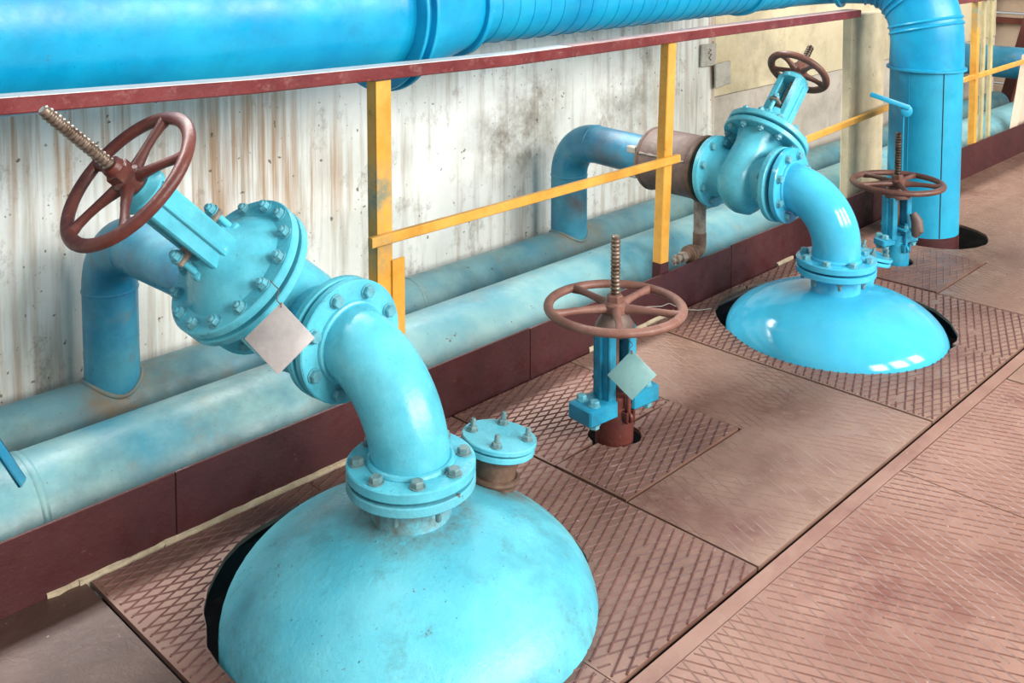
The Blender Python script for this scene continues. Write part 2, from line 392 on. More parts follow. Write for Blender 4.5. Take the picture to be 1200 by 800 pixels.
floor = MB()
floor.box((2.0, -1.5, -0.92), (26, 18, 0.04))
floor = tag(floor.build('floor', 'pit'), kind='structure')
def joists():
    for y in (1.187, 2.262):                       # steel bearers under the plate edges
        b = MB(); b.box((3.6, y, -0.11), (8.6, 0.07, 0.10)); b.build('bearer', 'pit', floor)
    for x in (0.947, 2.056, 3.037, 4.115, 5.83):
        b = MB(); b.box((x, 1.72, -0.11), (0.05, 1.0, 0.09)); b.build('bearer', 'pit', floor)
joists()
TR = (0, 22.2, 0.0262, 0.0030, 0.0028, 'ridge', 0.02)
TRF = (90, 22.2, 0.0262, 0.0027, 0.0019, 'ridge_front', 0.06)
TRW = (90, 22.2, 0.0262, 0.0024, 0.0011, 'ridge_worn', 0.2)
TRD = (0, 22.2, 0.0262, 0.0024, 0.0014, 'plate', 0.2)
H1 = ngon((1.445, 1.765), 0.431, 44, 0.006, seed=3)
H2 = ngon((3.575, 1.815), 0.43, 44, 0.005, seed=5)
Y0, Y1 = 1.216, 2.266
plate(rect(-0.9, 0.943, Y0, Y1 + 0.02), [], 'plate_shaded', -0.004, ridge=None, parent=floor)
# two halves around each dome, split along x
def half_plate(x0, x1, hole, hc, split, side, mat, z, ridge, tilt=(0, 0)):
    big = rect(x0, split - 0.002, Y0, Y1) if side < 0 else rect(split + 0.002, x1, Y0, Y1)
    inside = [p for p in hole if (p[0] < split - 0.002 if side < 0 else p[0] > split + 0.002)]
    # rotate list so that the arc is contiguous
    a = sorted(inside, key=lambda p: (math.atan2(p[1] - hc[1], p[0] - hc[0]) - (0 if side < 0 else math.pi)) % (2 * math.pi))
    sx = split + 0.002 * side
    if side < 0:
        poly = [(x0, Y0), (sx, Y0), (sx, a[-1][1])] + list(reversed(a)) + [(sx, a[0][1]), (sx, Y1), (x0, Y1)]
    else:
        poly = [(sx, Y0), (x1, Y0), (x1, Y1), (sx, Y1), (sx, a[-1][1])] + list(reversed(a)) + [(sx, a[0][1])]
    return plate(poly, [], mat, z, ridge=ridge, parent=floor, tilt=tilt)
half_plate(0.951, 2.052, H1, (1.445, 1.765), 1.537, -1, 'plate', 0.001, TR)
half_plate(0.951, 2.052, H1, (1.445, 1.765), 1.537, 1, 'plate', 0.0, TR, (0.002, 0))
half_plate(3.041, 4.111, H2, (3.575, 1.815), 3.655, -1, 'plate_worn', 0.001, TR)
half_plate(3.041, 4.111, H2, (3.575, 1.815), 3.655, 1, 'plate_worn', 0.0, TR, (0.001, 0))
# plates around the middle valve
VC = (2.31, 1.845)
hv = ngon(VC, 0.078, 24, 0.004, seed=8)
plate([(2.060, Y0), (3.033, Y0), (3.033, Y1), (2.600, Y1), (2.600, 1.598), (2.060, 1.598)], [], 'plate_worn', 0.0, ridge=TRW, parent=floor)
lo = [p for p in hv if p[1] < 1.850]; lo.sort(key=lambda p: p[0])
plate([(2.062, 1.606), (2.592, 1.606), (2.592, 1.850)] + list(reversed(lo)) + [(2.062, 1.850)], [], 'plate', 0.003, ridge=TR, parent=floor, tilt=(0.004, 0))
hi = [p for p in hv if p[1] > 1.854]; hi.sort(key=lambda p: p[0])
plate([(2.062, 1.854)] + hi + [(2.595, 1.854), (2.595, Y1), (2.062, Y1)], [], 'plate', 0.0, ridge=TR, parent=floor)
# far plates around the standing casing
VR = (4.37, 1.93)
hcol = ngon((4.90, 1.975), 0.235, 36, 0.003, seed=9)
plate([(4.119, 1.645), (4.632, 1.645), (4.632, Y1), (4.119, Y1)], [ngon(VR, 0.075, 20, 0.002)], 'plate', 0.006, ridge=TRD, parent=floor, tilt=(0.004, 0.002))
hc2 = [p for p in hcol if p[0] > 4.638]; hc2.sort(key=lambda p: (math.atan2(p[1] - 1.975, p[0] - 4.90) - math.pi) % (2 * math.pi))
plate([(4.119, Y0), (5.83, Y0), (5.83, Y1), (4.638, Y1), (4.638, hc2[-1][1])] + list(reversed(hc2)) + [(4.638, hc2[0][1]), (4.638, 1.638), (4.119, 1.638)], [], 'plate_worn', 0.0, ridge=TRW, parent=floor)
plate(rect(5.838, 8.6, Y0, Y1 + 0.03), [], 'plate_worn', -0.001, ridge=TRW, parent=floor)
plate(rect(3.5, 8.6, -0.6, Y0 - 0.055), [], 'plate_worn', 0.0, ridge=None, parent=floor)
# flat strip between the rows and the front row
plate(rect(-0.9, 8.6, 1.166, 1.204), [], 'plate_front', -0.002, parent=floor)
plate(rect(-0.9, 2.696, -0.7, 1.163), [], 'plate_front', 0.0, ridge=TRF, parent=floor)
plate(rect(2.704, 3.494, -0.7, 1.163), [], 'plate_front', -0.002, ridge=TRF, parent=floor)

# ------------------------------------------------------------------ toe board and ledge
toe = tag(thing('trim_1', None, None), kind='structure')
for i, (x0, x1, z1) in enumerate(((-0.9, 1.17, .163), (1.172, 2.42, .163), (2.422, 3.62, .160), (3.622, 4.9, .165), (4.902, 8.6, .185))):
    b = MB(); b.box(((x0 + x1) / 2, 2.291, z1 / 2 - 0.02), (x1 - x0 - 0.001, 0.008, z1 + 0.04), bev=0.001)
    b.build('board', 'maroon', toe)
def ledge(x0, x1, seed, y=2.277):
    r_ = random.Random(seed); b = MB(); n = max(3, int((x1 - x0) / 0.03)); rs = []
    for i in range(n + 1):
        x = x0 + (x1 - x0) * i / n; e = y + r_.uniform(-0.006, 0.004)
        rs.append([(x, 2.287, -0.03), (x, 2.287, 0.006 + r_.uniform(-.002, .002)), (x, e + 0.004, 0.004 + r_.uniform(-.002, .002)), (x, e, -0.03)])
    b.rings(rs); return b
tr2 = tag(thing('trim_2', None, None), kind='structure')
for k, (x0, x1) in enumerate(((0.86, 0.93), (0.93, 1.72), (2.72, 3.22), (3.98, 4.12), (4.16, 4.62))):
    ledge(x0, x1, k).build('concrete_ledge', 'ledge', tr2)

# ------------------------------------------------------------------ walls
JX = 5.03
wb = tag(thing('wall_back', None, None), kind='structure')
b = MB(); b.box(((-3.0 + JX) / 2, 3.36, 0.17), (JX + 3.0 - 0.006, 0.12, 2.14), bev=0.004); b.build('wall_panel', 'wall', wb)
b = MB(); b.box(((JX + 9.4) / 2, 3.37, 0.86), (9.4 - JX, 0.12, 0.76), bev=0.004); b.build('wall_panel', 'pier', wb)
b = MB(); b.box(((JX + 9.4) / 2, 3.375, -0.21), (9.4 - JX, 0.12, 1.378), bev=0.004); b.build('wall_panel', 'greypanel', wb)
pier = MB(); pier.box((4.97, 2.385, 0.17), (0.37, 0.05, 1.72), bev=0.006)
pier = tag(pier.build('wall_pier', 'pier'), kind='structure')
wf = tag(thing('wall_far', None, None), kind='structure')
for j in range(3):
    b = MB(); b.box((9.5, 3.0, -0.25 + 0.62 * j), (0.08, 3.0, 0.60), bev=0.004); b.build('wall_panel', 'pink', wf)

# tall windows of the hall, whose daylight falls over the low wall
for k, wx in enumerate(WINX):
    w = tag(thing('window_%d' % (k + 1), None, None, Matrix.Translation((wx, 7.36, 7.6))), kind='structure')
    for dx in (-1.04, 0, 1.04):
        b = MB(); b.box((dx, 0, 0), (0.09, 0.1, 3.16)); b.build('window_frame', 'frame', w)
    for dz in (-1.54, 0, 1.54):
        b = MB(); b.box((0, 0, dz), (2.17, 0.09, 0.09)); b.build('window_frame', 'frame', w)

# ------------------------------------------------------------------ long pipes behind the toe board
def straight_pipe(name, label, x0, x1, y, z, r, mat, welds=()):
    t = thing(name, label, 'pipe', Matrix.Translation((x0, y, z - r)))
    b = MB(); b.lathe([(r, 0), (r, x1 - x0)], frame((0, 0, r), (1, 0, 0)), 56); b.build('pipe_run', mat, t)
    for wx in welds:
        b = MB(); b.torus(r, 0.006, frame((wx - x0, 0, r), (1, 0, 0)), 56, 8, 0.6, 1.6); b.build('weld_seam', mat, t)
    return t
straight_pipe('long_pipe', 'thick pale blue pipe lying along the floor right behind the maroon toe board', -1.2, 8.9, 2.60, 0.012, 0.165, 'pipe', (0.93, 4.6))
straight_pipe('wall_pipe', 'dusty blue-grey pipe low along the concrete wall, under the two bent risers', -1.2, 8.9, 3.11, -0.025, 0.105, 'wallpipe', (2.6,))

# ------------------------------------------------------------------ risers: from the wall pipe up and over to the valves
ZA1, ZA2 = 0.525, 0.50
def riser(label, base, end, zax, r, rb):
    base = Vector(base); end = Vector(end)
    t = thing('riser_pipe', label, 'pipe', Matrix.Translation(base))
    d = (end - base); d.z = 0; L = d.length; d.normalize()
    h = zax - base.z
    b = MB(); b.tube([(0, 0, -0.075), (0, 0, h - rb)], r, 36); b.build('pipe_run', 'riser', t)
    c = d * rb + Vector((0, 0, h - rb))
    b = MB(); b.tube(arc(c, rb, 180, 90, d, (0, 0, 1), 18), r * 1.004, 36); b.build('bend', 'riser', t)
    b = MB(); b.tube([d * rb + Vector((0, 0, h)), d * L + Vector((0, 0, h))], r, 36); b.build('pipe_run', 'riser', t)
    for p, q in ((Vector((0, 0, h - rb)), (0, 0, 1)), (d * rb + Vector((0, 0, h)), d)):
        b = MB(); b.torus(r, 0.004, frame(p, q), 40, 8, 0.7, 1.3); b.build('weld_seam', 'riser', t)
    sad = []
    for i in range(41):
        a = 2 * math.pi * i / 40; yy = (r + 0.003) * math.sin(a)
        sad.append(((r + 0.003) * math.cos(a), yy, -0.025 + math.sqrt(0.106 ** 2 - yy * yy) - base.z))
    b = MB(); b.tube(sad, 0.007, 8); b.build('weld_seam', 'wallpipe', t)
    return t
YB1, YB2 = 2.13, 2.135
VX1, VX2 = 1.415, 3.48
RX1, RX2 = 1.390, 3.55
riser('blue pipe bend rising from the wall pipe to the valve with maroon handwheel', (RX1, 3.11, 0.06), (VX1, YB1 + 0.21, 0), ZA1, 0.083, 0.17)
riser('blue pipe bend rising from the wall pipe into the rusty brown sleeve', (RX2, 3.11, 0.06), (VX2 + 0.018, 2.617, 0), ZA2, 0.083, 0.17)

# rusty sleeve between riser and far valve
sl = thing('pipe_sleeve', 'rusty brown cylindrical pipe sleeve behind the yellow post, beside the far tilted valve', 'pipe sleeve', frame((VX2 + 0.005, 2.315, ZA2), (0.035, 1, 0), (1, 0, 0)))
b = MB(); b.lathe([(0.10, 0.0), (0.118, 0.002), (0.128, 0.02), (0.128, 0.262), (0.120, 0.285), (0.09, 0.30)], n=44); b.build('shell', 'brownpipe', sl)
b = MB(); b.lathe(flange_prof(0.135, 0.02), n=44); b.build('end_flange', 'rust', sl)
b = MB(); b.torus(0.125, 0.008, Matrix.Translation((0, 0, 0.268)), 40, 8); b.build('weld_seam', 'brownpipe', sl)
b = MB(); b.tube([(0.1275 * math.cos(R(200)), 0.1275 * math.sin(R(200)), 0.03 + 0.016 * i) for i in range(15)], [0.004 + 0.002 * ((i * 7) % 3) for i in range(15)], 6); b.build('weld_seam', 'bare', sl)
for a in (150, 205):
    b = MB(); b.box((0.11 * math.cos(R(a)), 0.11 * math.sin(R(a)), 0.305), (0.03, 0.03, 0.05), bev=0.004); b.build('lug', 'steelplate', sl)
# drain cock under the sleeve
dr = thing('drain_cock', 'small bare steel drain pipe with brass-coloured cock hanging under the rusty sleeve', 'drain valve', Matrix.Translation((VX2 - 0.02, 2.335, 0.17)))
b = MB(); b.cyl((0, 0, 0.05), (0, 0, 0.204), 0.025, n=20); b.build('pipe_run', 'bare', dr)
b = MB(); b.tube([(0, 0, 0.075), (0, 0, 0.03)] + arc((-0.03, 0.0, 0.03), 0.03, 0, -90, (1, 0, 0), (0, 0, 1), 6)[1:] + [(-0.05, 0, 0)], 0.027, 20); b.build('bend', 'rust', dr)
b = MB(); b.lathe([(0.03, 0), (0.036, 0.004), (0.036, 0.02), (0.032, 0.022), (0.036, 0.026), (0.036, 0.034), (0.02, 0.04), (0.02, 0.055)], frame((-0.045, 0, 0), (-1, 0, 0)), 24); b.build('collar', 'rust', dr)
b = MB(); b.rings([[frame((-0.1, 0, 0), (-1, 0, 0)) @ Vector(p) for p in hexring(0.021, z)] for z in (0, 0.03)]); b.build('hex_nut', 'bare', dr)
b = MB(); b.lathe([(0.012, 0), (0.012, 0.02), (0.018, 0.022), (0.018, 0.03), (0.009, 0.034), (0.009, 0.05)], frame((-0.13, 0, 0), (-1, 0, 0)), 16); b.box((-0.165, 0, 0), (0.012, 0.008, 0.04)); b.build('spindle', 'bare', dr)

# ------------------------------------------------------------------ domes of the vessels
def dome(label, c, r, h, ztop, mat, noz, boltm):
    t = thing('tank_dome', label, 'tank', Matrix.Translation((c[0], c[1], -0.16)))
    zo = 0.16
    prof = [(r, 0.0), (r, zo - 0.02)] + [(r * math.cos(R(a)), zo - 0.02 + (h + 0.02) * math.sin(R(a))) for a in range(4, 87, 4)] + [(r * 0.03, zo + h)]
    b = MB(); b.lathe(prof, n=72); b.build('shell', mat, t)
    zb = zo + ztop - 0.022
    b = MB(); b.lathe([(0.098, zo + h - 0.022), (0.088, zo + h - 0.008), (0.086, zb + 0.004)], n=40); b.build('neck', mat, t)
    b = MB(); b.lathe(flange_prof(0.142, 0.022), Matrix.Translation((0, 0, zb)), 56); b.build('flange', mat, t)
    b = MB(); b.torus(0.092, 0.006, Matrix.Translation((0, 0, zo + h - 0.018)), 40, 8, 1.6, 0.8); b.build('weld_seam', 'rust' if mat == 'cyan_dome' else mat, t)
    bolts(BOLTSG, t, Matrix.Translation((0, 0, zb)) @ Matrix.Rotation(math.pi, 4, 'X'), 0.118, 8, 0.25)
    # side nozzle with bolted blind flange
    nx, ny, nz, tilt, nr, nl = noz
    fm = frame((nx, ny, zo + nz), tilt)
    e = Vector(tilt).normalized()
    b = MB(); b.lathe([(nr * 0.62, -nl), (nr * 0.57, -nl + 0.02), (nr * 0.56, -0.02)], fm, 28); b.build('nozzle', 'rust' if mat == 'cyan_dome' else mat, t)
    b = MB(); b.torus(nr * 0.62, 0.008, fm @ Matrix.Translation((0, 0, -nl + 0.02)), 28, 8); b.build('weld_seam', 'rust' if mat == 'cyan_dome' else mat, t)
    b = MB(); b.lathe(flange_prof(nr, 0.014, 0.002), fm @ Matrix.Translation((0, 0, -0.028)), 40); b.build('nozzle_flange', mat, t)
    b = MB(); b.lathe([(nr * 0.86, 0), (nr * 0.86, 0.008)], fm @ Matrix.Translation((0, 0, -0.0155)), 40); b.build('gasket', 'gasket', t)
    b = MB(); b.lathe(flange_prof(nr * 1.03, 0.012, 0.002), fm @ Matrix.Translation((0, 0, -0.009)), 40); b.build('blind_cover', mat, t)
    bolts(BOLTSG, t, fm @ Matrix.Translation((0, 0, 0.003)), nr * 0.76, 4, 0.42)
    return t
D1 = (1.422, 1.702); D2 = (3.495, 1.765)
dome('large scuffed turquoise tank dome beside the thick toe board with a stubby capped nozzle', D1, 0.413, 0.204, 0.288, 'cyan_dome', (0.285, 0.012, 0.262, (0.13, -0.05, 1), 0.088, 0.115), BOLTG)
dome('glossy sky-blue tank dome showing window reflections, near the standing blue casing', D2, 0.392, 0.152, 0.234, 'blue', (0.315, 0.03, 0.205, (0.24, -0.16, 1), 0.094, 0.15), BOLTG)

# ------------------------------------------------------------------ elbows from valve down to dome
def elbow(label, top, bot, mat, boltm, rp=0.086):
    top = Vector(top); bot = Vector(bot)       # top = centre of the vertical joint face, bot = joint on the dome
    t = thing('pipe_elbow', label, 'pipe elbow', Matrix.Translation(bot))
    d = bot - top; dv = Vector((d.x, d.y, 0)); L = dv.length; dv.normalize(); H = -d.z
    rb = min(L, H) - 0.004
    T = top - bot
    c = T + dv * (L - rb) + Vector((0, 0, -rb))
    path = [T + dv * 0.005] + arc(c, rb, 90, 0, dv, (0, 0, 1), 22) + [Vector((0, 0, 0.004))]
    rr = [rp * 1.0] + [rp * (1.0 + 0.03 * math.sin(math.pi * i / 22)) for i in range(23)] + [rp * 1.02]
    b = MB(); b.tube(path, rr, 44); b.build('bend', mat, t)
    f0 = frame(T, dv, (1, 0, 0))
    b = MB(); b.lathe(flange_prof(0.142, 0.024), f0, 56); b.build('flange', mat, t)
    b = MB(); b.lathe([(0.118, -0.0068), (0.118, -0.0002)], f0, 48); b.build('gasket', 'gasket', t)
    b = MB(); b.torus(rp + 0.004, 0.007, f0 @ Matrix.Translation((0, 0, 0.026)), 40, 8); b.build('weld_seam', mat, t)
    bolts(boltm, t, f0 @ Matrix.Translation((0, 0, 0.024)), 0.117, 8, 0.5)
    f1 = frame((0, 0, 0), (0, 0, 1))
    b = MB(); b.lathe(flange_prof(0.142, 0.024), f1, 56); b.build('flange', mat, t)
    b = MB(); b.lathe([(0.122, -0.0078), (0.122, -0.0002)], f1, 48); b.build('gasket', 'gasket', t)
    b = MB(); b.torus(rp + 0.004, 0.008, f1 @ Matrix.Translation((0, 0, 0.026)), 40, 8); b.build('weld_seam', mat, t)
    bolts(BOLTG if mat == 'cyan' else BOLT, t, f1 @ Matrix.Translation((0, 0, 0.024)), 0.117, 8, 0.25)
    return t
elbow('turquoise flanged pipe elbow standing on the scuffed dome', (VX1 + 0.003, 1.930, ZA1), (D1[0], D1[1], 0.296), 'cyan', BOLT)
elbow('sky-blue flanged pipe elbow standing on the glossy dome', (VX2 + 0.008, 1.968, ZA2), (D2[0], D2[1], 0.242), 'blue', BOLT)

# ------------------------------------------------------------------ handwheel
def handwheel(parent, m, rad, mat, spokes=5, rim=0.0135, phase=0.0, dish=0.012, flat=1.15):
    b = MB(); b.torus(rad - rim, rim, m, 64, 14, flat, 1.0); w = b.build('handwheel', mat, parent)
    b = MB(); b.lathe([(0.030, -0.022), (0.034, -0.012), (0.034, 0.010), (0.026, 0.018)], m, 24); b.build('hub', mat, w)
    for k in range(spokes):
        a = 2 * math.pi * (k + phase) / spokes; e = Vector((math.cos(a), math.sin(a), 0))
        pts = [m @ (e * (0.028 + (rad - rim - 0.03) * i / 5) + Vector((0, 0, dish * 0.3 * math.sin(math.pi * i / 5) - 0.002))) for i in range(6)]
        b = MB(); b.tube(pts, [0.0155, 0.0125, 0.0105, 0.0100, 0.0110, 0.0150], 12); b.build('spoke', mat, w)
    return w

def thread_prof(r, z0, z1, pitch=0.0115):
    n = int((z1 - z0) / pitch); p = [(r * 0.86, z0)]
    for i in range(n):
        z = z0 + i * pitch
        p += [(r * 0.84, z + pitch * 0.1), (r, z + pitch * 0.4), (r, z + pitch * 0.62), (r * 0.84, z + pitch * 0.92)]
    p += [(r * 0.84, z1 - 0.003), (r * 0.6, z1)]
    return p

# ------------------------------------------------------------------ tilted gate valves
def gate_valve(label, o, tilt, half, mat, wheel_mat, hub_h, tip_h, wheel_r, bon_h, bon_r, nb, thread, boltm, sc=1.0, yaw=0.0, phase=0.1, dome_bonnet=True):
    base = Matrix.Translation(o) @ Matrix.Rotation(yaw, 4, 'Z') @ Matrix.Rotation(R(tilt), 4, 'Y')
    t = thing('gate_valve', label, 'valve', base)
    # body: smooth bulb along the stem axis (local z), flow along local y
    prof = []
    zs = [(-0.135, 0.02, 0.015), (-0.130, 0.055, 0.04), (-0.112, 0.090, 0.062), (-0.08, 0.112, 0.076), (-0.04, 0.122, 0.082), (0.0, 0.124, 0.084),
          (0.05, 0.121, 0.082), (0.10, 0.117, 0.080), (bon_h - 0.08, 0.118, 0.088), (bon_h - 0.05, 0.126, 0.102)]
    rs = []
    for z, a, bb in zs:
        rs.append([Vector((a * math.copysign(abs(math.cos(q)) ** 0.85, math.cos(q)), bb * math.copysign(abs(math.sin(q)) ** 0.85, math.sin(q)), z)) for q in [2 * math.pi * j / 40 for j in range(40)]])
    b = MB(); b.rings(rs); b.build('body', mat, t, 60)
    for s in (-1, 1):
        fm = frame((0, s * half, 0), (0, -s, 0), (1, 0, 0))
        b = MB(); b.lathe([(0.142 - 0.003, 0), (0.142, 0.003), (0.142, 0.021), (0.139, 0.024), (0.104, 0.027), (0.094, 0.042), (0.092, half - 0.04)], fm, 52); b.build('flange', mat, t)
        bolts(boltm, t, fm @ Matrix.Translation((0, 0, 0.024)), 0.117, 8, 0.5)
    # bonnet joint: two oval flanges with gasket
    b = MB(); b.lathe(flange_prof(bon_r, 0.022), Matrix.Translation((0, 0, bon_h - 0.058)), 60); b.build('body_flange', mat, t)
    b = MB(); b.lathe([(bon_r - 0.024, 0), (bon_r - 0.024, 0.012)], Matrix.Translation((0, 0, bon_h - 0.036)), 60); b.build('gasket', 'gasket', t)
    bf = MB(); bf.lathe(flange_prof(bon_r, 0.024), Matrix.Translation((0, 0, bon_h - 0.024)), 60); bf.build('bonnet_flange', mat, t)
    bolts(BOLTS, t, Matrix.Translation((0, 0, bon_h)), bon_r - 0.022, nb, 0.3)
    if not dome_bonnet: bolts(BOLTS, t, Matrix.Translation((0, 0, bon_h - 0.058)) @ Matrix.Rotation(math.pi, 4, 'X'), bon_r - 0.022, nb, 0.3)
    bh = 0.085
    b = MB(); b.lathe([(bon_r - 0.042, bon_h - 0.002), (bon_r - 0.05, bon_h + 0.006), (bon_r - 0.066, bon_h + 0.028), (0.085, bon_h + 0.048), (0.062, bon_h + 0.064), (0.052, bon_h + 0.08), (0.05, bon_h + bh + 0.01)], n=48); b.build('bonnet', mat, t, 60)
    # yoke: two channel arms and a bridge
    z0 = bon_h + 0.055; z1 = hub_h - 0.045
    for s in (-1, 1):
        b = MB(); b.box((0, s * 0.047, (z0 + z1) / 2), (0.078, 0.014, z1 - z0), bev=0.004)
        for q in (-1, 1): b.box((q * 0.035, s * 0.038, (z0 + z1) / 2), (0.010, 0.026, z1 - z0), bev=0.003)
        b.box((0, s * 0.056, (z0 + z1) / 2 - 0.01), (0.012, 0.010, z1 - z0 - 0.03), bev=0.003)
        b.build('yoke_arm', mat, t)
    b = MB(); b.lathe([(0.052, 0), (0.056, 0.006), (0.056, 0.018), (0.040, 0.026), (0.034, 0.034)], Matrix.Translation((0, 0, z1 - 0.012)), 28); b.build('yoke_bridge', mat, t)
    # gland and eye bolts
    b = MB(); b.lathe([(0.034, 0), (0.034, 0.03), (0.026, 0.034)], Matrix.Translation((0, 0, bon_h + bh + 0.008)), 24); b.box((0, 0, bon_h + bh + 0.034), (0.150, 0.04, 0.014), bev=0.003); b.build('gland', 'bare', t)
    for s in (-1, 1):
        b = MB(); b.cyl((s * 0.062, 0, bon_h + bh - 0.03), (s * 0.062, 0, bon_h + bh + 0.062), 0.008, n=12)
        b.torus(0.010, 0.006, frame((s * 0.062, 0, bon_h + bh - 0.03), (0, 1, 0)), 16, 8); b.build('eye_bolt', mat, t)
        b = MB(); b.box((s * 0.056, 0, bon_h + bh - 0.03), (0.04, 0.034, 0.026), bev=0.004); b.build('lug', mat, t)
        inst(BOLTS, 'nut', t, Matrix.Translation((s * 0.062, 0, bon_h + bh + 0.042)))
    # stem
    b = MB(); b.lathe([(0.0125, bon_h + 0.06), (0.0125, hub_h - 0.05)], n=16); b.build('spindle', 'bare' if mat == 'cyan' else 'rust', t)
    b = MB(); b.lathe(thread_prof(0.0145, hub_h - 0.05, tip_h), n=18); b.build('threaded_stem', thread, t, 25)
    handwheel(t, Matrix.Translation((0, 0, hub_h)), wheel_r, wheel_mat, 5, phase=phase)
    b = MB(); b.rings([hexring(0.030, hub_h + 0.016), hexring(0.030, hub_h + 0.036), hexring(0.026, hub_h + 0.040)]); b.lathe([(0.024, hub_h + 0.04), (0.022, hub_h + 0.055)], n=20); b.build('hub_nut', wheel_mat, t)
    return t
gv1 = gate_valve('turquoise gate valve with round bolted bonnet, maroon handwheel and long bare threaded stem', (VX1, YB1, ZA1), -45, 0.193, 'cyan', 'wheel', 0.590, 0.838, 0.176, 0.245, 0.176, 14, 'thread', BOLT, phase=0.22)
gv2 = gate_valve('sky-blue gate valve tilted away beside the rusty sleeve, with a small dark red handwheel', (VX2, YB2, ZA2), 45, 0.157, 'cyan', 'wheelr', 0.525, 0.665, 0.130, 0.215, 0.166, 12, 'threadd', BOLT, yaw=R(-1), phase=0.3, dome_bonnet=False)

# square metal tag wired to the first valve
def tag_plate(label, c, size, n, up, mat, hook):
    m = frame(c, n, up)
    t = thing('metal_tag', label, 'tag', m)
    s = size / 2
    b = MB(); b.box((0, 0, 0), (size, size, 0.0016), Matrix.Rotation(R(45), 4, 'Z'), bev=0.0006); b.build('plate', mat, t)
    tip = Vector((s * 1.30, 0, 0.0))
    hk = m.inverted() @ Vector(hook)
    path = [tip + (hk - tip) * (i / 6) + Vector((0, 0.006 * math.sin(i * 1.3), 0.004 * math.sin(math.pi * i / 6))) for i in range(7)]
    b = MB(); b.tube(path, 0.0012, 6); b.torus(0.005, 0.001, Matrix.Translation(tip) @ Matrix.Rotation(R(90), 4, 'X'), 12, 6); b.build('wire', 'rust', t)
    return t
tag_plate('square bare grey metal tag hanging corner-up from the tilted valve bonnet', (1.205, 1.875, 0.605), 0.105, (-0.62, -0.74, 0.30), (0.12, 0.10, 1.0), 'tag', (1.222, 1.925, 0.715))

# ------------------------------------------------------------------ valves standing in the floor
def floor_valve(label, loc, rotz, mat, neck_mat, wheel_mat, wheel_z, tip_z, wheel_r, thread, phase, cap_mat, lug=1.0):
    t = thing('floor_valve', label, 'valve', Matrix.Translation((loc[0], loc[1], -0.2)) @ Matrix.Rotation(rotz, 4, 'Z'))
    g = 0.2
    b = MB(); b.lathe([(0.055, 0), (0.055, g - 0.02), (0.056, g + 0.045), (0.050, g + 0.075), (0.050, g + 0.10)], n=32); b.build('neck', neck_mat, t)
    for s in (-1, 1):
        b = MB(); b.box((s * (0.03 + 0.056 * lug), 0, g + 0.103), (0.112 * lug, 0.094 * lug, 0.050 * lug), bev=0.005); b.build('lug_block', mat, t)
        for q in (-1, 1):
            inst(BOLT, 'bolt', t, Matrix.Translation((s * (0.03 + 0.076 * lug), q * 0.026 * lug, g + 0.103 + 0.025 * lug)))
            inst(BOLT, 'nut', t, Matrix.Translation((s * (0.03 + 0.076 * lug), q * 0.026 * lug, g + 0.103 - 0.025 * lug)) @ Matrix.Rotation(math.pi, 4, 'X'))
        z0 = g + 0.11; z1 = g + wheel_z - 0.055
        b = MB(); b.box((s * 0.050, 0, (z0 + z1) / 2), (0.012, 0.066, z1 - z0), bev=0.003)
        for q in (-1, 1): b.box((s * 0.041, q * 0.029, (z0 + z1) / 2), (0.030, 0.010, z1 - z0), bev=0.003)
        b.box((s * 0.058, 0, (z0 + z1) / 2), (0.012, 0.014, z1 - z0 - 0.02), bev=0.003)
        b.build('yoke_arm', mat, t)
    b = MB(); b.lathe([(0.044, g + 0.09), (0.044, g + 0.128), (0.030, g + 0.132), (0.030, g + 0.16)], n=24); b.build('gland', neck_mat, t)
    b = MB(); b.box((0, 0, g + 0.158), (0.05, 0.14, 0.012), bev=0.003); b.build('gland_plate', neck_mat, t)
    for q in (-1, 1):
        b = MB(); b.cyl((0, q * 0.056, g + 0.075), (0, q * 0.056, g + 0.185), 0.007, n=12)
        b.torus(0.012, 0.006, frame((0, q * 0.056, g + 0.075), (1, 0, 0)), 18, 8); b.build('eye_bolt', neck_mat, t)
        for e in (-1, 1):
            b = MB(); b.box((e * 0.014, q * 0.052, g + 0.078), (0.008, 0.034, 0.034), bev=0.003); b.build('lug', neck_mat, t)
        inst(BOLTSM, 'nut', t, Matrix.Translation((0, q * 0.056, g + 0.165)))
    zc = g + wheel_z - 0.060
    b = MB(); b.lathe([(0.058, zc), (0.056, zc + 0.012), (0.044, zc + 0.03), (0.036, zc + 0.046)], n=28); b.build('yoke_bridge', cap_mat, t)
    b = MB(); b.lathe([(0.0125, g + 0.12), (0.0125, g + wheel_z - 0.03)], n=16); b.build('spindle', 'rust', t)
    b = MB(); b.lathe(thread_prof(0.0145, g + wheel_z - 0.03, g + tip_z), n=18); b.build('threaded_stem', thread, t, 25)
    handwheel(t, Matrix.Translation((0, 0, g + wheel_z)), wheel_r, wheel_mat, 5, phase=phase, rim=0.0125)
    b = MB(); b.rings([hexring(0.024, g + wheel_z + 0.014), hexring(0.024, g + wheel_z + 0.034), hexring(0.020, g + wheel_z + 0.038)]); b.build('hub_nut', wheel_mat, t)
    return t
floor_valve('valve with flat faded brown handwheel on blue yoke, brown neck set in the tread plate', (VC[0], VC[1]), R(-6), 'bluevalve', 'wheel', 'wheelc', 0.381, 0.592, 0.206, 'thread', 0.18, 'brownpipe')
floor_valve('slim blue valve with rusty flat handwheel standing in front of the blue casing', (VR[0], VR[1]), R(-20), 'bluevalve', 'bluevalve', 'wheelr', 0.352, 0.575, 0.198, 'threadd', 0.30, 'wheelr', 0.66)
fvr = [o for o in COL.objects if o.name.startswith('floor_valve')][-1]
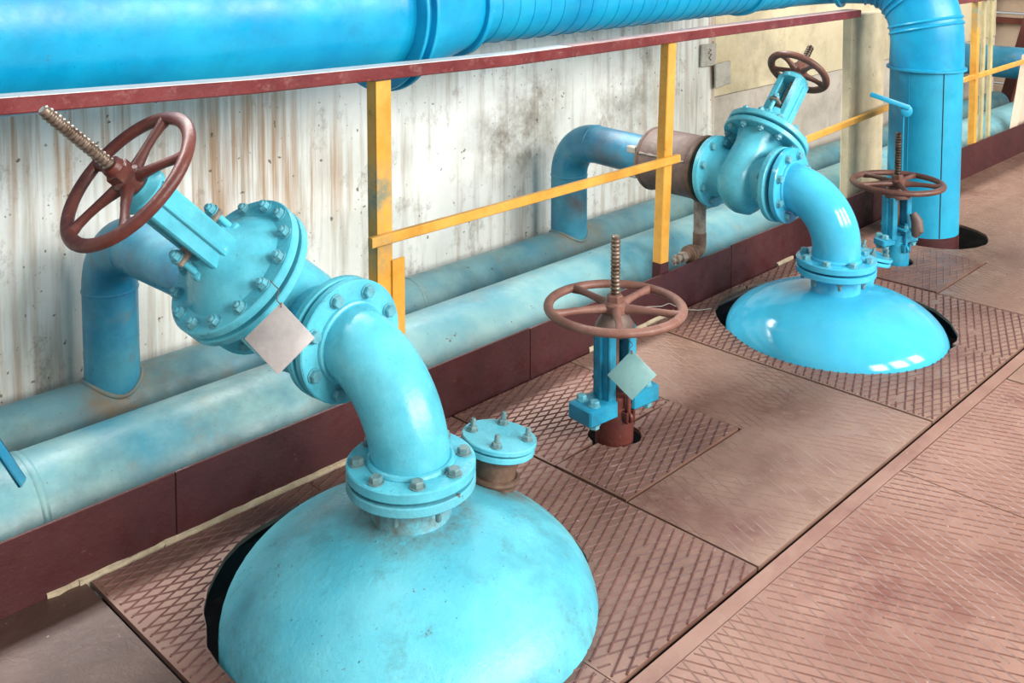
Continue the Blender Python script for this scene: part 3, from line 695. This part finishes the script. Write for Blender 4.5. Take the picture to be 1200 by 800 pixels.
b = MB(); b.tube([(0.03, -0.075, 0.33), (0.036, -0.085, 0.36), (0.036, -0.08, 0.40), (0.03, -0.062, 0.43)], [0.012, 0.026, 0.024, 0.016], 14); b.build('stem_guard', 'brownpipe', fvr)
tag_plate('square grey-green metal tag hanging corner-up on the blue yoke of the middle floor valve', (2.258, 1.742, 0.228), 0.098, (-0.70, -0.72, 0.12), (0.06, 0.05, 1.0), 'tagc', (2.275, 1.765, 0.32))

# ------------------------------------------------------------------ railing
ra = thing('railing', 'yellow posts and mid rail under a red-brown handrail, standing on the maroon toe board', 'railing', Matrix.Translation((0, 2.30, 0.16)))
def bar(path, w, h, name, mat, parent, off=(0, 0, 0), bev=0.003):
    P = [Vector(p) for p in path]; rs = []
    for i, p in enumerate(P):
        d = (P[min(i + 1, len(P) - 1)] - P[max(i - 1, 0)]).normalized()
        sd = Vector((0, 0, 1)).cross(d).normalized(); up = d.cross(sd)
        q = []
        for a, c in ((-w / 2 + bev, -h / 2), (w / 2 - bev, -h / 2), (w / 2, -h / 2 + bev), (w / 2, h / 2 - bev), (w / 2 - bev, h / 2), (-w / 2 + bev, h / 2), (-w / 2, h / 2 - bev), (-w / 2, -h / 2 + bev)):
            q.append(p + sd * a + up * c + Vector(off))
        rs.append(q)
    b = MB(); b.rings(rs); return b.build(name, mat, parent)
O = Vector((0, 2.30, 0.16))
L = lambda x, y, z: Vector((x, y, z)) - O
bar([L(-0.9, 2.306, 1.145), L(0.2, 2.306, 1.125), L(0.8, 2.306, 1.105), L(1.41, 2.306, 1.077), L(2.34, 2.306, 1.054), L(3.5, 2.306, 1.053), L(4.72, 2.306, 1.046)], 0.066, 0.036, 'handrail', 'rail', ra, off=(0, 0.010, 0))
bar([L(5.15, 2.306, 1.04), L(8.6, 2.306, 1.03)], 0.046, 0.036, 'handrail', 'rail', ra)
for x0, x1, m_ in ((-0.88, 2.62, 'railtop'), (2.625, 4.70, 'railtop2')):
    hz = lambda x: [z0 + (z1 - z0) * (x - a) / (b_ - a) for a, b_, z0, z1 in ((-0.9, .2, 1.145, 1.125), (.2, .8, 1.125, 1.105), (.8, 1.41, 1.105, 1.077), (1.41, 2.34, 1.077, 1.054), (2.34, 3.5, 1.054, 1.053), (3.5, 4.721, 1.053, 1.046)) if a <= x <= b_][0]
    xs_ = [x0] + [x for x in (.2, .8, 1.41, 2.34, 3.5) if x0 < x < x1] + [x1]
    bar([L(x, 2.306, hz(x) + 0.0185) for x in xs_], 0.060, 0.002, 'top_highlight', m_, ra, off=(0, 0.010, 0), bev=0.0005)  # thin added strip carrying the painted highlight along the rail
def post(x, z0, z1, w, d, t=0.006, mirror=1):
    b = MB(); b.box(L(x, 2.297, (z0 + z1) / 2), (w, t, z1 - z0), bev=0.001)
    b.box(L(x - mirror * (w / 2 - t / 2), 2.297 + d / 2, (z0 + z1) / 2), (t, d, z1 - z0), bev=0.001); return b
post(1.826, 0.10, 1.045, 0.054, 0.040).build('post', 'yellow', ra)
b = MB(); b.box(L(1.871, 2.292, 0.31), (0.046, 0.008, 0.43), bev=0.001); b.build('post', 'yellow', ra)
b = MB(); b.box((0, 0, 0), (0.050, 0.040, 0.85), Matrix.Translation(L(3.192, 2.316, 0.62)) @ Matrix.Rotation(R(2.6), 4, 'Y'), bev=0.003); b.build('post', 'yellow', ra)
b = MB(); b.box((0, 0, 0), (0.052, 0.042, 0.07), Matrix.Translation(L(3.1715, 2.316, 0.165)) @ Matrix.Rotation(R(2.6), 4, 'Y'), bev=0.003); b.build('post_foot', 'maroon', ra)
bar([L(1.765, 2.283, 0.595), L(3.235, 2.283, 0.592)], 0.020, 0.030, 'mid_rail', 'yellow', ra)
bar([L(3.90, 2.30, 0.490), L(5.06, 2.30, 0.545), L(6.0, 2.30, 0.575), L(8.5, 2.30, 0.60)], 0.024, 0.026, 'mid_rail', 'yellow', ra)
b = MB(); b.box(L(6.235, 2.31, 0.60), (0.040, 0.040, 0.86), bev=0.003); b.build('post', 'yellow', ra)
# two pale strips stood against the railing
for k, (x, lean) in enumerate(((6.43, 0.0), (6.55, 0.0))):
    t = tag(MB().box((x, 2.335, 0.58), (0.034, 0.02, 0.86), bev=0.003).build('pale_strip', 'strip'), ('pale olive upright strip right beside the far yellow post', 'pale olive upright strip between its twin and the slanted pink brace')[k], 'strip', 'pale strips by the railing')

# ------------------------------------------------------------------ overhead duct
DY, DZ = 2.60, 1.218
RB, RS = 0.214, 0.150
du = thing('overhead_duct', 'large azure overhead duct with bolted rings, narrowing towards the bend, above the handrail', 'duct', Matrix.Translation((2.0, DY, DZ - RB)))
q = lambda x, y=DY, z=DZ: Vector((x - 2.0, y - DY, z - DZ + RB))
b = MB(); b.lathe([(RB, -3.6), (RB, 0.03)], frame(q(2.0), (1, 0, -0.022)), 72); b.build('wide_section', 'duct', du)
b = MB(); b.lathe([(0.236, 0.075), (0.232, 0.10), (0.166, 0.37)], frame(q(2.0), (1, 0, 0)), 72); b.build('reducer', 'duct', du)
for x, r, w in ((2.035, 0.262, 0.012), (2.072, 0.266, 0.014), (2.375, RS + 0.034, 0.02)):
    b = MB(); b.lathe([(r - 0.002, -w / 2), (r, -w / 2 + 0.002), (r, w / 2 - 0.002), (r - 0.002, w / 2)], frame(q(x), (1, 0, 0)), 72); b.build('ring_flange', 'duct', du)
b = MB(); b.lathe([(0.240, 0.028), (0.240, 0.08)], frame(q(2.0), (1, 0, 0)), 72); b.build('collar', 'duct', du)
for k in range(14):
    a = 2 * math.pi * (k + 0.3) / 14
    inst(BOLTSM, 'bolt', du, frame(q(2.382) + Vector((0, math.cos(a) * (RS + 0.016), math.sin(a) * (RS + 0.016))), (1, 0, 0)))
b = MB(); b.lathe([(RS, 0.37), (RS, 2.55)], frame(q(2.0), (1, 0, 0)), 56); b.build('narrow_section', 'duct', du)
ring = MB().torus(RS, 0.0035, Matrix(), 56, 6).mesh('seam_ring', 'duct')
x = 2.46; k = 0
while x < 4.5:
    if abs(x - 4.13) > 0.03:
        inst(ring, 'seam_ring', du, frame(q(x), (1, 0.06 if k % 2 else 0.02, 0.03)))
    x += 0.078; k += 1
for x in (4.13,):
    b = MB(); b.lathe(flange_prof(RS + 0.014, 0.016, 0.002), frame(q(x - 0.011), (1, 0, 0)), 56); b.lathe(flange_prof(RS + 0.014, 0.016, 0.002), frame(q(x + 0.011), (1, 0, 0)), 56); b.build('ring_flange', 'duct', du)

CX, CY = 4.845, 2.015
dn = thing('down_duct', 'tall azure faceted casing with ribbed elbow on top, standing through the floor', 'duct', Matrix.Translation((CX, CY, -0.1)))
w = lambda x, y, z: Vector((x - CX, y - CY, z + 0.1))
def bez(p0, p1, p2, p3, n):
    return [p0 * (1 - t) ** 3 + p1 * 3 * t * (1 - t) ** 2 + p2 * 3 * t * t * (1 - t) + p3 * t ** 3 for t in [i / n for i in range(n + 1)]]
p = bez(w(4.556, DY, DZ), w(4.78, DY, DZ), w(4.72, 2.45, DZ + 0.03), w(4.80, 2.30, DZ + 0.03), 10)
p2 = bez(w(4.80, 2.30, DZ + 0.03), w(4.875, 2.16, DZ + 0.03), w(CX, CY + 0.01, 1.14), w(CX, CY, 0.93), 14)
path = p + p2[1:]
rr = [RS + 0.014 * min(1, i / 14) for i in range(len(path))]
b = MB(); b.tube(path + [w(CX, CY, 0.80)], rr + [0.166], 48); b.build('elbow', 'duct', dn)
def ring_at(i, rad, r=0.007, name='bead_ring', dz=0.0):
    P = path; d = (P[min(i + 1, len(P) - 1)] - P[max(i - 1, 0)])
    b = MB(); b.torus(rad, r, frame(P[i] + d.normalized() * dz, d), 48, 8); b.build(name, 'duct', dn)
for i in (10, 14, 18, 22):
    ring_at(i, rr[i]); ring_at(i, rr[i], dz=0.028)
b = MB(); d = (path[8] - path[6]); b.lathe(flange_prof(RS + 0.026, 0.02, 0.002), frame(path[7], d), 48); b.build('ring_flange', 'duct', dn)
oc = 40; ph = R(202.6 + 22.5 + 3)
def octo(r, z): return [Vector((r * math.cos(ph + 2 * math.pi * j / oc), r * math.sin(ph + 2 * math.pi * j / oc), z)) for j in range(oc)]
b = MB(); b.rings([octo(0.162, 0.02), octo(0.162, 0.905)]); b.build('casing', 'column', dn, 30)
b = MB(); b.rings([octo(0.1635, 0.02), octo(0.1635, 0.128)]); b.build('base_band', 'maroon', dn, 20)
b = MB(); b.rings([octo(0.162, 0.895), octo(0.178, 0.897), octo(0.178, 0.907), octo(0.162, 0.909)]); b.build('collar', 'column', dn, 20)
for a_ in (202.6 + 28, 202.6 - 26):
    b = MB(); b.box((0.1625 * math.cos(R(a_)), 0.1625 * math.sin(R(a_)), 0.515), (0.004, 0.003, 0.77), Matrix(), bev=0.0005); b.build('seam', 'gasket' if a_ > 202.6 else 'column', dn)
# small lever cock on the casing
lv = thing('lever_cock', 'small blue cock with a straight lever handle on the blue casing', 'valve', Matrix.Translation((4.655, 2.04, 0.625)))
e1 = Vector((-0.72, -0.69, 0)); 
b = MB(); b.cyl((0.015, 0.012, 0), e1 * 0.045, 0.014, n=16); b.lathe([(0.026, 0), (0.028, 0.006), (0.028, 0.02), (0.02, 0.026)], frame(e1 * 0.03, e1), 20); b.build('body', 'column', lv)
b = MB(); b.cyl((0, 0, 0.02) , e1 * 0.06 + Vector((0, 0, 0.02)), 0.009, n=12); b.build('spindle', 'bluevalve', lv)
b = MB(); m = frame(e1 * 0.06 + Vector((0, 0, 0.02)), e1, (-0.62, 0.60, 0.30)); b.box((0.085, 0, 0), (0.19, 0.022, 0.006), m, bev=0.002); b.build('handle', 'column', lv)
b = MB(); b.cyl(e1 * 0.012 + Vector((0, 0, -0.02)), e1 * 0.012 + Vector((0, 0, -0.45)), 0.004, n=8); b.build('thin_tube', 'column', lv)

# lever bar at the left end of the long pipe
b = MB(); b.box((0, 0, 0), (0.14, 0.010, 0.030), frame((0.84, 2.44, 0.262), (0.7, 0.7, 0.2), (0.28, -0.28, -0.92)), bev=0.004)
tag(b.build('lever_bar', 'riser'), 'flat blue lever end sticking out over the long pale pipe', 'lever')

# two steel cover plates at the wall joint
for (x, y, z, sz, rx, lab) in ((4.93, 3.285, 0.735, 0.125, 2, 'grey-white steel plate with dark scribble, upper one at the wall joint'), (5.06, 3.270, 0.615, 0.135, -3, 'plain grey-white steel plate, lower one overlapping the wall joint')):
    t = thing('cover_plate', lab, 'plate', Matrix.Translation((x, y, z - sz / 2)))
    b = MB(); b.box((0, 0, sz / 2), (sz * 1.15, 0.012, sz), Matrix.Rotation(R(rx), 4, 'Y'), bev=0.002); b.build('plate', 'steelplate', t)
    if rx > 0:
        b = MB(); b.tube([(0.0, -0.0075, sz * 0.78), (0.02, -0.0075, sz * 0.72), (-0.01, -0.0075, sz * 0.60), (0.022, -0.0075, sz * 0.52), (-0.004, -0.0075, sz * 0.38), (0.02, -0.0075, sz * 0.26)], 0.003, 6); b.build('scribble', 'rust', t)
    b = MB(); b.box((0, 0.035, sz / 2), (0.05, 0.06, 0.05)); b.build('bracket', 'steelplate', t)

# ------------------------------------------------------------------ far end of the hall
t = thing('cross_pipe', 'thick blue pipe crossing behind the railing at the far end', 'pipe', Matrix.Translation((8.6, 2.6, 0.24)))
b = MB(); b.lathe([(0.125, -1.2), (0.125, 0.8)], frame((0, 0, 0.125), (0, 1, 0)), 40); b.build('pipe_run', 'riser', t)
for z, lab in ((0.86, 'upper dark red steel beam on the far wall'), (0.62, 'lower dark red steel beam on the far wall')):
    tag(MB().box((9.42, 3.0, z), (0.06, 2.8, 0.05), bev=0.004).build('wall_beam', 'darkred'), lab, 'beam')
b = MB(); b.box((0, 0, 0), (0.09, 0.07, 1.7), frame((8.95, 2.93, 0.5), (0.02, -0.24, 1), (0, 1, 0)), bev=0.004)
tag(b.build('leaning_beam', 'darkred'), 'dark red beam leaning against the far wall behind the yellow post', 'beam')
b = MB(); b.box((0, 0, 0), (0.10, 0.05, 0.55), frame((7.3, 2.392, 0.32), (0.30, 0, 0.75), (1, 0, 0)), bev=0.004)
tag(b.build('slanted_brace', 'pink'), 'pale pink slanted brace behind the toe board at the far end', 'brace')

# thin loose wire on the toe board beside the glossy dome
pts = [(3.02, 2.272, 0.075), (3.06, 2.262, 0.068), (3.10, 2.255, 0.060), (3.14, 2.25, 0.062), (3.17, 2.245, 0.045), (3.22, 2.235, 0.02), (3.28, 2.21, 0.008), (3.33, 2.19, 0.006)]
tag(MB().tube(pts, 0.0012, 6).build('loose_wire', 'steelplate'), 'thin pale loose wire hanging from the toe board by the glossy dome', 'wire')
